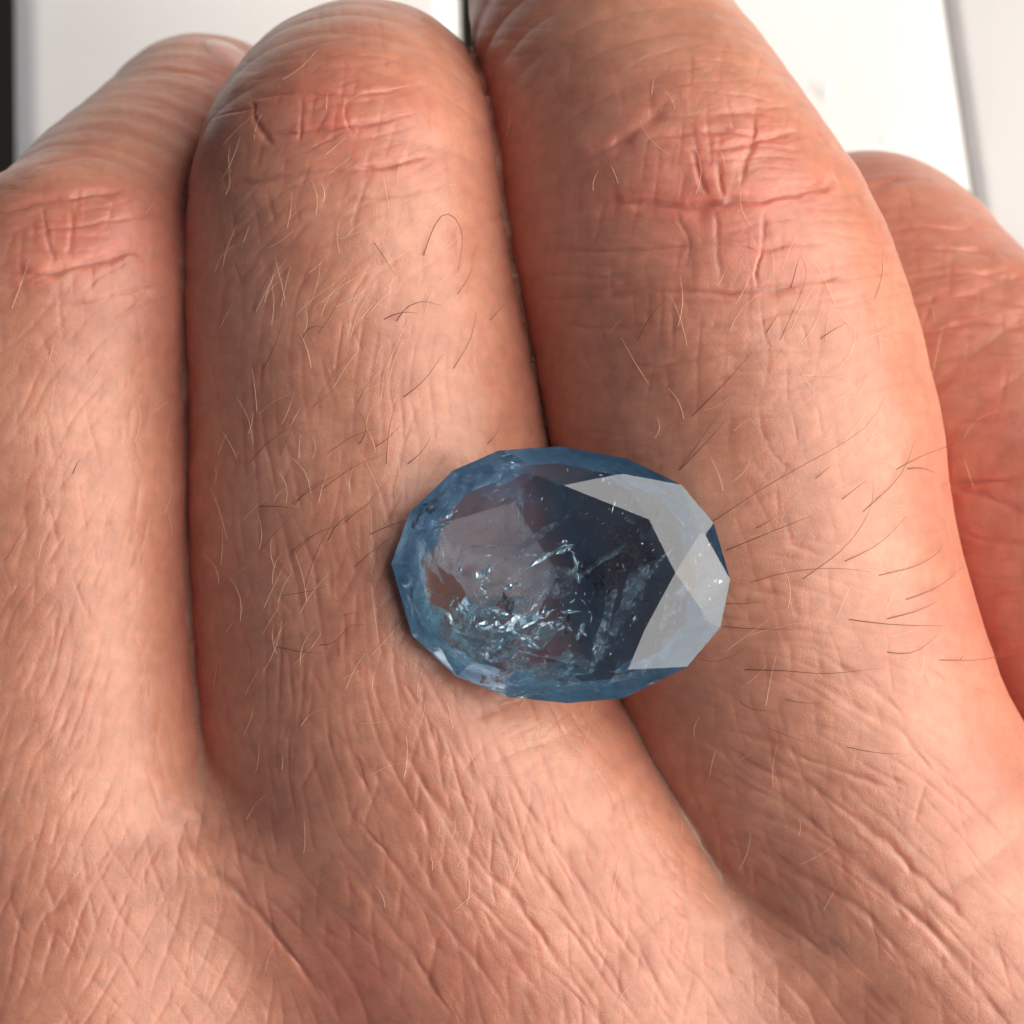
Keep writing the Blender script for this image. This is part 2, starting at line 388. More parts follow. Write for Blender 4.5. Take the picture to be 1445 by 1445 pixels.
# fine skin lines: streamlines of a direction field, carved one by one.  x, y, first direction, second direction (degrees), spacing px, depth
FIELD = [(100,440,48,95,26,.7),(150,620,56,92,30,.8),(110,800,62,95,28,.9),(80,1000,74,50,26,1),(200,900,66,100,22,.5),(80,1150,72,50,26,1),(170,1220,60,-70,28,1.1),(60,1380,72,-50,36,1.1),
 (90,330,6,88,24,1),(40,230,10,80,26,.6),(230,160,8,90,34,.3),
 (500,70,5,90,30,.6),(490,150,10,70,24,1),(470,250,12,60,26,.9),(360,330,48,110,28,.7),(560,330,30,100,30,.7),(380,500,84,48,30,.9),(560,470,70,30,30,.8),(690,450,85,30,26,.35),
 (330,650,92,60,34,1),(430,650,92,55,32,1),(560,620,93,60,30,.9),(660,560,88,40,26,.6),(350,850,92,128,34,1),(480,850,93,55,32,1),(330,1000,95,60,30,.9),(470,1000,98,130,30,1),(600,1010,-72,80,30,1),(740,1030,-80,10,24,.9),
 (300,1160,-62,92,32,1.2),(420,1140,-70,60,34,1.1),(300,1350,62,-50,42,1.3),(430,1300,-52,85,40,1.3),(180,1400,66,-50,40,1.2),(560,1180,-62,96,34,1.2),(700,1180,-62,94,32,1.2),(850,1150,-66,96,22,.9),(600,1380,-56,96,44,1.2),
 (780,1350,-58,96,38,1.2),(900,1250,-58,92,24,.9),(980,1380,-54,90,28,.9),(900,1060,-50,95,22,.6),
 (900,60,4,95,30,.3),(960,170,8,88,24,.8),(800,200,30,100,30,.4),(1060,230,-4,88,26,1),(900,300,2,85,26,.8),(1120,320,6,95,26,.8),(800,400,2,90,26,.7),(950,430,2,92,26,.9),(1120,430,12,90,26,.8),
 (830,560,6,100,30,.6),(1000,560,10,80,28,.8),(1180,560,26,100,30,.7),(1250,700,30,110,36,.5),(1080,700,24,110,28,.8),(1130,820,-14,100,28,1),(1220,880,-20,108,34,.8),(1310,850,-30,100,40,.25),(1080,930,-18,100,28,1),
 (1200,1000,-26,100,32,1.1),(960,1010,-18,96,30,.9),(1320,1020,-38,100,38,.5),(1060,1090,-26,104,30,1.1),(1200,1130,-36,104,32,1.2),(1330,1150,-44,104,36,1),(1030,1190,-30,104,32,1),(1160,1260,-38,106,34,1.2),(1330,1300,-46,108,38,1.2),(1150,1400,-44,100,40,1),(1400,1400,-52,100,42,1.1),(1430,1130,-50,100,40,.4),
 (1320,290,6,95,30,.5),(1400,430,4,90,22,.8),(1380,600,-2,90,40,.6),(1400,800,-4,90,40,.8),(1430,1000,-10,90,40,.7)]
FA = np.array(FIELD, float)
GS = 20; gw = (1445+160)//GS+2; gxx, gyy = np.meshgrid(np.arange(gw)*GS-80, np.arange(gw)*GS-80)
wgt = 1/(((gxx[..., None]-FA[:, 0])**2+(gyy[..., None]-FA[:, 1])**2)/900+.35)**2; wgt /= wgt.sum(-1)[..., None]
def dblang(a): return np.stack([(wgt*np.cos(2*np.radians(a))).sum(-1), (wgt*np.sin(2*np.radians(a))).sum(-1)], -1)
FD = [dblang(FA[:, 2]), dblang(FA[:, 3])]; FS = (wgt*FA[:, 4]).sum(-1); FDp = (wgt*FA[:, 5]).sum(-1)
MG = 80; SZ = 1445+2*MG; HM = np.zeros((SZ, SZ), np.float32)
WN = [[random.uniform(-1, 1) for _ in range(64)] for _ in range(64)]
def cell(x, y): return min(max(int((y+80)/GS+.5), 0), gw-1), min(max(int((x+80)/GS+.5), 0), gw-1)
def wander(x, y, f): 
    x, y = x/f, y/f; i, j = math.floor(x), math.floor(y); a, b = x-i, y-j
    g_ = lambda p, q: WN[p % 64][q % 64]
    return (g_(i, j)*(1-a)+g_(i+1, j)*a)*(1-b)+(g_(i, j+1)*(1-a)+g_(i+1, j+1)*a)*b
def stamp(pts, dep, w):
    """carve one line: pts n x 2 px, depth per point, half width px"""
    x0 = int(pts[:, 0].min()-3*w)+MG; x1 = int(pts[:, 0].max()+3*w)+MG+2; y0 = int(pts[:, 1].min()-3*w)+MG; y1 = int(pts[:, 1].max()+3*w)+MG+2
    x0, y0, x1, y1 = max(x0, 0), max(y0, 0), min(x1, SZ), min(y1, SZ)
    if x1 <= x0+1 or y1 <= y0+1: return
    yy, xx = np.mgrid[y0:y1, x0:x1].astype(np.float32); xx -= MG; yy -= MG; best = np.zeros(xx.shape, np.float32)
    for i in range(len(pts)-1):
        a, b = pts[i], pts[i+1]; r_ = 3*w
        ix0 = max(int(min(a[0], b[0])-r_)+MG-x0, 0); ix1 = int(max(a[0], b[0])+r_)+MG-x0+2; iy0 = max(int(min(a[1], b[1])-r_)+MG-y0, 0); iy1 = int(max(a[1], b[1])+r_)+MG-y0+2
        X_ = xx[iy0:iy1, ix0:ix1]; Y_ = yy[iy0:iy1, ix0:ix1]
        if not X_.size: continue
        d = b-a; t = np.clip(((X_-a[0])*d[0]+(Y_-a[1])*d[1])/(d@d+1e-6), 0, 1)
        q = (X_-a[0]-t*d[0])**2+(Y_-a[1]-t*d[1])**2
        v = (dep[i]+(dep[i+1]-dep[i])*t)*np.exp(-q/(w*w)); B_ = best[iy0:iy1, ix0:ix1]; np.maximum(B_, v, out=B_)
    HM[y0:y1, x0:x1] -= best
def family(k, off, spc, lmin, lmax, dep, w, jit, seeds, wide):
    occ = np.zeros((SZ//4+2, SZ//4+2), np.int32); n = 0
    for sd_ in range(seeds):
        x, y = random.uniform(-60, 1505), random.uniform(-60, 1505); c = cell(x, y); sp = FS[c]*spc*random.uniform(.7, 1.3)
        if occ[int((y+MG)/4), int((x+MG)/4)]: continue
        L = random.uniform(lmin, lmax)*(.5+.5*FDp[c]); ln = []; aj = random.gauss(0, jit)
        for sg in (1, -1):
            px, py = x, y; pd = None; P_ = []
            for _ in range(int(L/2/6)):
                q = FD[k][cell(px, py)]; a = .5*math.atan2(q[1], q[0])+R(off+aj+14*wander(px, py, 60)+9*wander(px+500, py, 22))
                d = np.array([math.cos(a), -math.sin(a)])
                if pd is not None and d@pd < 0: d = -d
                elif pd is None: d = d*sg
                px += 6*d[0]; py += 6*d[1]; pd = d
                if not (-70 < px < 1515 and -70 < py < 1515) or (len(P_) > 2 and occ[int((py+MG)/4), int((px+MG)/4)] and random.random() < .5): break
                P_.append((px, py))
            ln = (P_[::-1]+[(x, y)]) if sg == 1 else ln+P_
        if len(ln) < 4: continue
        ln = np.array(ln); t = np.linspace(-1, 1, len(ln)); r_ = max(int(sp/2/4), 1)
        for px, py in ln: oy, ox = int((py+MG)/4), int((px+MG)/4); occ[max(oy-r_, 0):oy+r_+1, max(ox-r_, 0):ox+r_+1] = 1
        dd_ = np.array([FDp[cell(*p_)] for p_ in ln])*dep*random.uniform(.5, 1.25)*np.sqrt(1-t**2*.96)*np.array([1+.5*wander(p_[0]+99, p_[1], 18) for p_ in ln])
        stamp(ln, dd_, w*random.uniform(.8, 1.25))
        if wide: stamp(ln[::2], dd_[::2]*.34, w*2.8)
        n += 1
    print('lines', n)
family(0, 0, .85, 90, 320, .055, 2.5, 4, 9000, True)
family(1, 0, 1.15, 50, 150, .044, 2.5, 8, 6000, True)
family(0, 18, .8, 30, 120, .026, 2.2, 14, 8000, False)
family(1, -35, .8, 14, 60, .018, 2.2, 25, 5000, False)
tick('lines')
fx = np.clip(pxx+MG, 0, SZ-2.01); fy = np.clip(pyy+MG, 0, SZ-2.01); ix, iy = fx.astype(int), fy.astype(int); ax_, ay_ = fx-ix, fy-iy
micro = (HM[iy, ix]*(1-ax_)+HM[iy, ix+1]*ax_)*(1-ay_)+(HM[iy+1, ix]*(1-ax_)+HM[iy+1, ix+1]*ax_)*ay_
e1, c1 = voro(pxx/13+.4*vnoise2(pxx/9, pyy/9, 3), pyy/13+.4*vnoise2(pxx/9, pyy/9, 4), 77)
micro = micro-.008*groove(e1, .16)*.6+.003*(c1-.5)
micro *= sstep(.0, .3, up)*(.8+.5*fbm2(pxx/120, pyy/120, 61, 2))
# faint lumps: tendons, veins, pads
lump = .16*fbm2(pxx/150, pyy/150, 70, 2)+.07*fbm2(pxx/60, pyy/60, 71, 2)
fine = np.zeros(len(V2), bool); fine[np.unique(NF)] = True; fine[PF.ravel()] = False
for f in BF: fine[[q for q in f]] = False
tot = (disp+.66*micro)*fine + lump*front
V3 = V2+N2*tot[:, None].astype(np.float32)
gap = np.sort(dm, 1)[:, 1]                      # the slit between two fingers goes down out of sight
V3[:, 2] -= (.12*np.exp(-(gap/.50)**2)*(1-sstep(1080, 1180, pyy+.35*(722-pxx)))*front).astype(np.float32)
# redness of the skin: knuckles, red patches, and finger-gap shade put into the colour
def blob(cx, cy, rx, ry): return np.exp(-(((pxx-cx)/rx)**2+((pyy-cy)/ry)**2))
knr = .75*blob(1010, 235, 190, 110)+.75*blob(480, 150, 170, 90)+.72*blob(110, 330, 140, 80)+.7*blob(1420, 760, 130, 420)+.35*blob(1050, 380, 180, 90)+.35*blob(640, 1380, 200, 120)+.3*blob(470,1400,90,160)+.3*blob(1330,330,110,70)
srt = np.sort(dm, 1); side = np.exp(-np.clip(srt[:, 1], 0, 9)/1.3)*(up < .9)*(1-base*.6)  # redder towards the finger gaps: red sides plus crevice shade painted in
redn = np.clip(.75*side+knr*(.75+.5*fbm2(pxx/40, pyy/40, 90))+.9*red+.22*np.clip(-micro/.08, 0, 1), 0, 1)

tick('relief')
me = bpy.data.meshes.new('hand')
nq = len(NF)+len(PF); allq = np.concatenate([NF, PF]); bl = [len(b) for b in BF]
loops = np.concatenate([allq.ravel(), np.array([i for b in BF for i in b], np.int64)])
starts = np.concatenate([np.arange(nq)*4, nq*4+np.concatenate([[0], np.cumsum(bl)[:-1]])]) if BF else np.arange(nq)*4
me.vertices.add(len(V3)); me.vertices.foreach_set('co', (V3*MM).astype(np.float32).ravel())
me.loops.add(len(loops)); me.loops.foreach_set('vertex_index', loops.astype(np.int32))
me.polygons.add(len(starts)); me.polygons.foreach_set('loop_start', starts.astype(np.int32))
me.update(calc_edges=True); me.validate(); me.shade_smooth()
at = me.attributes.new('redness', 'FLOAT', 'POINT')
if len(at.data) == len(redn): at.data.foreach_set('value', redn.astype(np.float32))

skin, st, sb = material('skin')
def node(t, ty, **kw):
    n = t.nodes.new(ty)
    for k, v in kw.items():
        if k in n.inputs.keys(): n.inputs[k].default_value = v
        else: setattr(n, k, v)
    return n
tc = node(st, 'ShaderNodeTexCoord'); mp = node(st, 'ShaderNodeMapping'); mp.inputs['Scale'].default_value = (1000, 1000, 1000)
st.links.new(tc.outputs['Object'], mp.inputs['Vector'])          # millimetres
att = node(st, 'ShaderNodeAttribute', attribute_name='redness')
n1 = node(st, 'ShaderNodeTexNoise', Scale=.16, Detail=4.0); n2 = node(st, 'ShaderNodeTexNoise', Scale=1.3, Detail=5.0)
for n in (n1, n2): st.links.new(mp.outputs[0], n.inputs['Vector'])
r1 = node(st, 'ShaderNodeValToRGB'); r1.color_ramp.elements[0].position = .3; r1.color_ramp.elements[1].position = .7
r1.color_ramp.elements[0].color = (.45, .195, .13, 1); r1.color_ramp.elements[1].color = (.575, .29, .20, 1)
st.links.new(n1.outputs['Fac'], r1.inputs['Fac'])
mx = node(st, 'ShaderNodeMix', data_type='RGBA'); mx.inputs['B'].default_value = (.54, .17, .125, 1)
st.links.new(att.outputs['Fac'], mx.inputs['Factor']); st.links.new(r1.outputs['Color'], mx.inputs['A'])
mr = node(st, 'ShaderNodeMapRange'); mr.inputs[1].default_value = .3; mr.inputs[2].default_value = .7; mr.inputs[3].default_value = .9; mr.inputs[4].default_value = 1.08
st.links.new(n2.outputs['Fac'], mr.inputs[0])
mul = node(st, 'ShaderNodeMix', data_type='RGBA', blend_type='MULTIPLY'); mul.inputs['Factor'].default_value = 1
st.links.new(mx.outputs['Result'], mul.inputs['A']); st.links.new(mr.outputs[0], mul.inputs['B'])
st.links.new(mul.outputs['Result'], sb.inputs['Base Color'])
sb.inputs['Subsurface Weight'].default_value = 1.0
sb.inputs['Subsurface Radius'].default_value = (1.0, .27, .13); sb.inputs['Subsurface Scale'].default_value = .0014
sb.inputs['Roughness'].default_value = .35; sb.inputs['Specular IOR Level'].default_value = .5
vo = node(st, 'ShaderNodeTexVoronoi', feature='DISTANCE_TO_EDGE', Scale=3.2)
nz = node(st, 'ShaderNodeTexNoise', Scale=7.0, Detail=3.0)
wv = node(st, 'ShaderNodeTexNoise', Scale=1.5, Detail=2.0); wm = node(st, 'ShaderNodeMix', data_type='VECTOR'); wm.inputs['Factor'].default_value = .25
st.links.new(mp.outputs[0], wv.inputs['Vector']); st.links.new(mp.outputs[0], wm.inputs['A']); st.links.new(wv.outputs['Color'], wm.inputs['B'])
st.links.new(wm.outputs['Result'], vo.inputs['Vector']); st.links.new(mp.outputs[0], nz.inputs['Vector'])
b1 = node(st, 'ShaderNodeBump'); b1.inputs['Strength'].default_value = .2; b1.inputs['Distance'].default_value = .00003
vr = node(st, 'ShaderNodeMapRange'); vr.inputs[1].default_value = 0; vr.inputs[2].default_value = .12
st.links.new(vo.outputs['Distance'], vr.inputs[0]); st.links.new(vr.outputs[0], b1.inputs['Height'])
b2 = node(st, 'ShaderNodeBump'); b2.inputs['Strength'].default_value = .28; b2.inputs['Distance'].default_value = .00003
st.links.new(nz.outputs['Fac'], b2.inputs['Height']); st.links.new(b1.outputs[0], b2.inputs['Normal'])
st.links.new(b2.outputs[0], sb.inputs['Normal'])
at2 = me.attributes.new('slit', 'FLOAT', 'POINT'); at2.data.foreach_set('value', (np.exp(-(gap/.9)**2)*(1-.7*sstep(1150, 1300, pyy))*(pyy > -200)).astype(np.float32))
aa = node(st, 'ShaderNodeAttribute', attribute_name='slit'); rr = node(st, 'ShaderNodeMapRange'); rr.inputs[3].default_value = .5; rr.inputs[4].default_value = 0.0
st.links.new(aa.outputs['Fac'], rr.inputs[0]); st.links.new(rr.outputs[0], sb.inputs['Specular IOR Level'])  # gloss fades out in the finger gaps, their shade put into the material
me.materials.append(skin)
hand = bpy.data.objects.new('hand', me); scene.collection.objects.link(hand)
prop(hand, 'loosely closed hand seen from its back, tanned pink skin and creased knuckles', 'hand')

# ------------------------------------------------------------------ white slatted table and the dark ground below
TZ = -82.0
def noise_paint(name, col, rough, bumps=.00004):
    m, t, b = material(name)
    tc = node(t, 'ShaderNodeTexCoord'); mp = node(t, 'ShaderNodeMapping'); mp.inputs['Scale'].default_value = (1000, 60, 1000)
    t.links.new(tc.outputs['Object'], mp.inputs['Vector'])
    n = node(t, 'ShaderNodeTexNoise', Scale=.5, Detail=4.0); t.links.new(mp.outputs[0], n.inputs['Vector'])
    n2 = node(t, 'ShaderNodeTexNoise', Scale=60.0, Detail=3.0); t.links.new(tc.outputs['Object'], n2.inputs['Vector'])
    r = node(t, 'ShaderNodeMapRange'); r.inputs[1].default_value = .35; r.inputs[2].default_value = .65; r.inputs[3].default_value = .93; r.inputs[4].default_value = 1.0
    t.links.new(n2.outputs['Fac'], r.inputs[0])
    mu = node(t, 'ShaderNodeMix', data_type='RGBA', blend_type='MULTIPLY'); mu.inputs['Factor'].default_value = 1; mu.inputs['A'].default_value = (*col, 1)
    t.links.new(r.outputs[0], mu.inputs['B']); t.links.new(mu.outputs['Result'], b.inputs['Base Color'])
    b.inputs['Roughness'].default_value = rough
    bp = node(t, 'ShaderNodeBump'); bp.inputs['Distance'].default_value = bumps; bp.inputs['Strength'].default_value = .6
    t.links.new(n.outputs['Fac'], bp.inputs['Height']); t.links.new(bp.outputs[0], b.inputs['Normal'])
    return m
paint = noise_paint('white_paint', (.86, .86, .85), .45)
table = bpy.data.objects.new('garden_table', None); scene.collection.objects.link(table); table.location = (0, 0, TZ*MM)
prop(table, 'white painted wooden slatted table seen blurred beyond the fingertips', 'table')
def slat(x0t, x1t, x0b, x1b, rot=0, bevel=2.2, drop=0):
    """edges in photo px at py=0 and py=280; a rounded board 14 mm thick, 260 long"""
    z = TZ+drop; ya, yb = Y(0, z), Y(280, z)
    def edge(xt, xb, y): t = (y-ya)/(yb-ya); return X(xt, z)+(X(xb, z)-X(xt, z))*t
    y1, y0 = 110.0, -150.0; prof = []
    secs = []
    for y in np.linspace(y0, y1, 9):
        l, r = edge(x0t, x0b, y), edge(x1t, x1b, y); s = []
        for k in range(6): a = math.pi/2*k/5; s.append((r-bevel+bevel*math.sin(a), y, z-bevel+bevel*math.cos(a)))
        s.append((r, y, z-14)); s.append((l, y, z-14))
        for k in range(6): a = math.pi/2*(1-k/5); s.append((l+bevel-bevel*math.sin(a), y, z-bevel+bevel*math.cos(a)))
        secs.append(s)
    n = len(secs[0]); vs = [v for s in secs for v in s]; fs = []
    for i in range(len(secs)-1):
        for j in range(n): fs.append((i*n+j, i*n+(j+1) % n, (i+1)*n+(j+1) % n, (i+1)*n+j))
    fs.append(tuple(range(n))[::-1]); fs.append(tuple((len(secs)-1)*n+j for j in range(n)))
    o = mesh_obj('slat', np.array(vs)-np.array([0, 0, TZ]), fs, paint, table); o.data.shade_smooth()
    o.data.set_sharp_from_angle(angle=R(40)) if hasattr(o.data, 'set_sharp_from_angle') else None
    return o
slat(16, 648, 18, 655)
sl_ = slat(694, 1335, 705, 1376, bevel=1.5)
slat(1336, 1960, 1377, 2010, bevel=1.2)
slat(-700, -80, -700, -80)
for y in (95, -120):
    bmx = bmesh.new(); bmesh.ops.create_cube(bmx, size=1)
    bmesh.ops.scale(bmx, vec=(.16, .03, .02), verts=bmx.verts); bmesh.ops.bevel(bmx, geom=bmx.edges[:], offset=.0015, segments=2, affect='EDGES')
    m_ = bpy.data.meshes.new('crossbar'); bmx.to_mesh(m_); bmx.free(); m_.materials.append(paint)
    o = bpy.data.objects.new('crossbar', m_); scene.collection.objects.link(o); o.parent = table; o.location = (.008, y*MM, -.0242)
for bx, by, br in ((1152, 122, .45), (1164, 128, .6), (1247, 196, .4), (1200, 30, .3)):      # blisters in the old paint
    bmx = bmesh.new(); bmesh.ops.create_uvsphere(bmx, u_segments=14, v_segments=8, radius=br*MM)
    bmesh.ops.scale(bmx, vec=(1, 1.4, .22), verts=bmx.verts); m_ = bpy.data.meshes.new('paint_blister'); bmx.to_mesh(m_); bmx.free(); m_.shade_smooth(); m_.materials.append(paint)
    o = bpy.data.objects.new('paint_blister', m_); scene.collection.objects.link(o); o.parent = sl_; o.location = (X(bx, TZ)*MM, Y(by, TZ)*MM, -.00005)
gm, gt, gb = material('dark_ground'); gb.inputs['Roughness'].default_value = .95; gb.inputs['Specular IOR Level'].default_value = .08
gn = node(gt, 'ShaderNodeTexNoise', Scale=12.0, Detail=6.0); gr = node(gt, 'ShaderNodeValToRGB')
gr.color_ramp.elements[0].color = (.006, .006, .005, 1); gr.color_ramp.elements[1].color = (.02, .018, .015, 1)
gt.links.new(gn.outputs['Fac'], gr.inputs['Fac']); gt.links.new(gr.outputs['Color'], gb.inputs['Base Color'])
g = mesh_obj('ground', [(-8, -8, -.72), (8, -8, -.72), (8, 8, -.72), (-8, 8, -.72)], [(0, 1, 2, 3)], gm, scale=1.0); prop(g, kind='structure')

# ------------------------------------------------------------------ the cut stone
GZ, TBZ, CUL = 1.2, 2.85, -1.7          # girdle, table and culet heights, mm
Tt = [(795,685),(915,733),(952,808),(910,886),(800,935),(690,905),(628,822),(672,725)]
Aa = [(877,670),(992,757),(990,875),(867,953),(725,958),(602,880),(592,748),(715,658)]
Gg = [(790,630),(960,684),(1029,817),(968,940),(800,991),(645,954),(553,795),(640,664)]
Gm = [(885,648),(1006,738),(1015,885),(879,984),(715,982),(582,896),(578,724),(704,636)]
def pl(a, b, c, inside):
    a, b, c = (np.array(q, float) for q in (a, b, c)); n = np.cross(b-a, c-a); n /= np.linalg.norm(n)
    if (np.array(inside)-a)@n > 0: n = -n
    return a, n
cen = P(792, 812, 0); inside = np.array([cen[0], cen[1], 0.5])
planes = [(P(792, 812, TBZ), np.array([0, 0, 1.0]))]
T3 = [P(*q, TBZ) for q in Tt]; G3 = [P(*q, GZ+.18) for q in Gg]; M3 = [P(*q, GZ+.18) for q in Gm]
kp = []
for i in range(8):
    out = G3[i]-T3[i]; a0 = T3[i]; tang = P(*Aa[i], 0)-P(*Aa[i-1], 0); tang[2] = 0
    if i == 3: tang = np.array([-1.0, -1.0, 0])
    tang = tang/np.linalg.norm(tang); kp.append(pl(a0, G3[i], a0+tang, inside))
def zat(plane, x, y): a, n = plane; return a[2]-((x-a[0])*n[0]+(y-a[1])*n[1])/n[2]
planes += kp
for i in range(8):
    A = P(*Aa[i], 2.0); j = (i+1) % 8
    z = .5*(zat(kp[i], A[0], A[1])+zat(kp[j], A[0], A[1])); z = min(z, TBZ-.45)
    Ai = np.array([A[0], A[1], z]); planes.append(pl(T3[i], T3[j], Ai, inside))
    planes.append(pl(Ai, G3[i], M3[i], inside)); planes.append(pl(Ai, G3[j], M3[i], inside))
gird = []
for i in range(8): gird += [Gg[i], Gm[i]]
g16 = [P(*q, GZ) for q in gird]
for i in range(16):
    a, b = g16[i], g16[(i+1) % 16]; planes.append(pl(a, b, a+np.array([0, 0, 1.0]), inside))
culet = np.array([cen[0]-.2, cen[1]+.1, CUL])
L16 = [P(*q, GZ-.12) for q in gird]
for i in range(8):       # pavilion mains and lower halves
    g0 = L16[2*i]; m0 = L16[2*i+1]; g1 = L16[(2*i+2) % 16]
    e0 = g0.copy(); e0[2] = GZ-1.35; d = np.cross(np.array([0, 0, 1.0]), g0-culet); d /= np.linalg.norm(d)
    planes.append(pl(culet, e0, e0+d, inside))
    for p0, p1 in ((g0, m0), (m0, g1)):
        q = culet+((p0+p1)/2-culet)*.72; q[2] = GZ-2.0+.25*random.random(); planes.append(pl(p0, p1, q, inside))
bm = bmesh.new(); bmesh.ops.create_cube(bm, size=40)
for a, n in planes:
    r = bmesh.ops.bisect_plane(bm, geom=bm.verts[:]+bm.edges[:]+bm.faces[:], plane_co=Vector(a), plane_no=Vector(n), clear_outer=True, dist=1e-5)
    ed = [e for e in bm.edges if e.is_boundary]
    if ed: bmesh.ops.contextual_create(bm, geom=ed)
bmesh.ops.recalc_face_normals(bm, faces=bm.faces[:])
print('gem faces', len(bm.faces), 'boundary', sum(e.is_boundary for e in bm.edges), 'z', min(v.co.z for v in bm.verts), max(v.co.z for v in bm.verts))
bmesh.ops.scale(bm, vec=(MM, MM, MM), verts=bm.verts)
gme = bpy.data.meshes.new('gemstone'); bm.to_mesh(gme); bm.free()
gem_m, t, b = material('blue_gem')
out = t.nodes['Material Output']; t.nodes.remove(b)
def stone(t, rough, cloud=0.0):
    out = t.nodes['Material Output']
    gl = node(t, 'ShaderNodeBsdfGlass'); gl.inputs['IOR'].default_value = 1.84; gl.inputs['Roughness'].default_value = rough; gl.inputs['Color'].default_value = (.95, .97, 1, 1)
    va = node(t, 'ShaderNodeVolumeAbsorption'); va.inputs["Color"].default_value = (.30, .60, .86, 1); va.inputs['Density'].default_value = 58
    vs = node(t, 'ShaderNodeVolumeScatter'); vs.inputs['Color'].default_value = (.60, .80, .95, 1); vs.inputs['Density'].default_value = 45
    ad = node(t, 'ShaderNodeAddShader'); t.links.new(va.outputs[0], ad.inputs[0]); t.links.new(vs.outputs[0], ad.inputs[1])
    surf = gl
    if cloud:           # silk lying close under the facet
        tc = node(t, 'ShaderNodeTexCoord'); n = node(t, 'ShaderNodeTexNoise', Scale=900.0, Detail=6.0); t.links.new(tc.outputs['Object'], n.inputs['Vector'])
        r = node(t, 'ShaderNodeMapRange'); r.inputs[1].default_value = .3; r.inputs[2].default_value = .7; r.inputs[3].default_value = cloud*.5; r.inputs[4].default_value = cloud*1.5
        df = node(t, 'ShaderNodeBsdfDiffuse'); df.inputs['Color'].default_value = (.36, .70, .98, 1)
        surf = node(t, 'ShaderNodeMixShader'); t.links.new(n.outputs['Fac'], r.inputs[0]); t.links.new(r.outputs[0], surf.inputs[0]); t.links.new(gl.outputs[0], surf.inputs[1]); t.links.new(df.outputs[0], surf.inputs[2])
    t.links.new(surf.outputs[0], out.inputs['Surface']); t.links.new(ad.outputs[0], out.inputs['Volume'])
stone(t, 0.0); gme.materials.append(gem_m)
for nm_, rg, cl in (('blue_gem_pavilion', .16, .12), ('blue_gem_lower', .05, .50), ('blue_gem_girdle', .45, .25)):
    m_, t, b = material(nm_); t.nodes.remove(b); stone(t, rg, cl); gme.materials.append(m_)
for p_ in gme.polygons:
    nz_ = p_.normal.z
    if abs(nz_) < .03: p_.material_index = 3
    elif nz_ < 0: p_.material_index = 1 if min(gme.vertices[q].co.z for q in p_.vertices) < CUL*MM*.9 else 2
print('pavilion kinds', [sum(p_.material_index == q for p_ in gme.polygons) for q in range(4)])
gem = bpy.data.objects.new('gemstone', gme); scene.collection.objects.link(gem)
# let it down until it presses lightly on both fingers
gp = []
for p_ in gme.polygons:
    if p_.normal.z < .05:
        vs_ = [np.array(gme.vertices[q].co)/MM for q in p_.vertices]; c_ = sum(vs_)/len(vs_)
        for a_, b_ in zip(vs_, vs_[1:]+vs_[:1]):
            for u_ in (0, .3, .6, .9):
                for w_ in (0, .33, .67, 1): gp.append(c_*u_+(1-u_)*(a_*w_+b_*(1-w_)))
gp = np.array(gp, np.float32); lo_, hi_ = -2.0, 4.0
for _ in range(14):
    mid = (lo_+hi_)/2; lo_, hi_ = (mid, hi_) if sdf(gp+np.array([0, 0, mid], np.float32)).min() < -.22 else (lo_, mid)
gem.location.z = hi_*MM; print('gem raised by', hi_)
prop(gem, 'large oval faceted blue gemstone with pale inclusions lying loose on the fingers', 'gemstone')

# what is seen inside the stone
def inc_mat(name, col, alpha, rough=.25, metal=0.0, scale=2.2, lo=.4, hi=.6):
    m, t, b = material(name); b.inputs['Base Color'].default_value = (*col, 1); b.inputs['Roughness'].default_value = rough
    b.inputs['Metallic'].default_value = metal
    tc = node(t, 'ShaderNodeTexCoord'); mp = node(t, 'ShaderNodeMapping'); mp.inputs['Scale'].default_value = (1000, 1000, 1000)
    n = node(t, 'ShaderNodeTexNoise', Scale=scale, Detail=6.0, Roughness=.7); t.links.new(tc.outputs['Object'], mp.inputs[0]); t.links.new(mp.outputs[0], n.inputs['Vector'])
    r = node(t, 'ShaderNodeMapRange'); r.inputs[1].default_value = lo; r.inputs[2].default_value = hi; r.inputs[3].default_value = 0; r.inputs[4].default_value = alpha
    t.links.new(n.outputs['Fac'], r.inputs[0]); t.links.new(r.outputs[0], b.inputs['Alpha'])
    return m
M_crack = inc_mat('fracture', (.85, .97, 1.0), .95, .12, .3, 5.0, .44, .52)
M_glint = inc_mat('fracture_glint', (.75, .95, 1.0), 1.0, .22, .75, 4.0, .42, .5)
M_violet = inc_mat('violet_veil', (.36, .50, .92), .36, .3, .1, 1.6, .34, .70)
M_teal = inc_mat('teal_veil', (.38, .80, .92), .45, .3, .1, 2.0, .34, .62)
M_feath = inc_mat('feather', (.55, .74, .86), .55, .3, .1, 2.0, .42, .66)
M_rust = inc_mat('rust', (.36, .11, .04), .8, .5, 0, 3.0, .4, .6)
M_pale = inc_mat('pale_crystal', (.75, .70, .62), .7, .3, .2, 3.5, .40, .60)
M_dark = inc_mat('dark_crystal', (.05, .035, .04), .8, .4, 0, 2.5, .42, .58)
M_fleck = inc_mat('fleck', (.72, .86, .95), .8, .2, .6, 6.0, .35, .5)
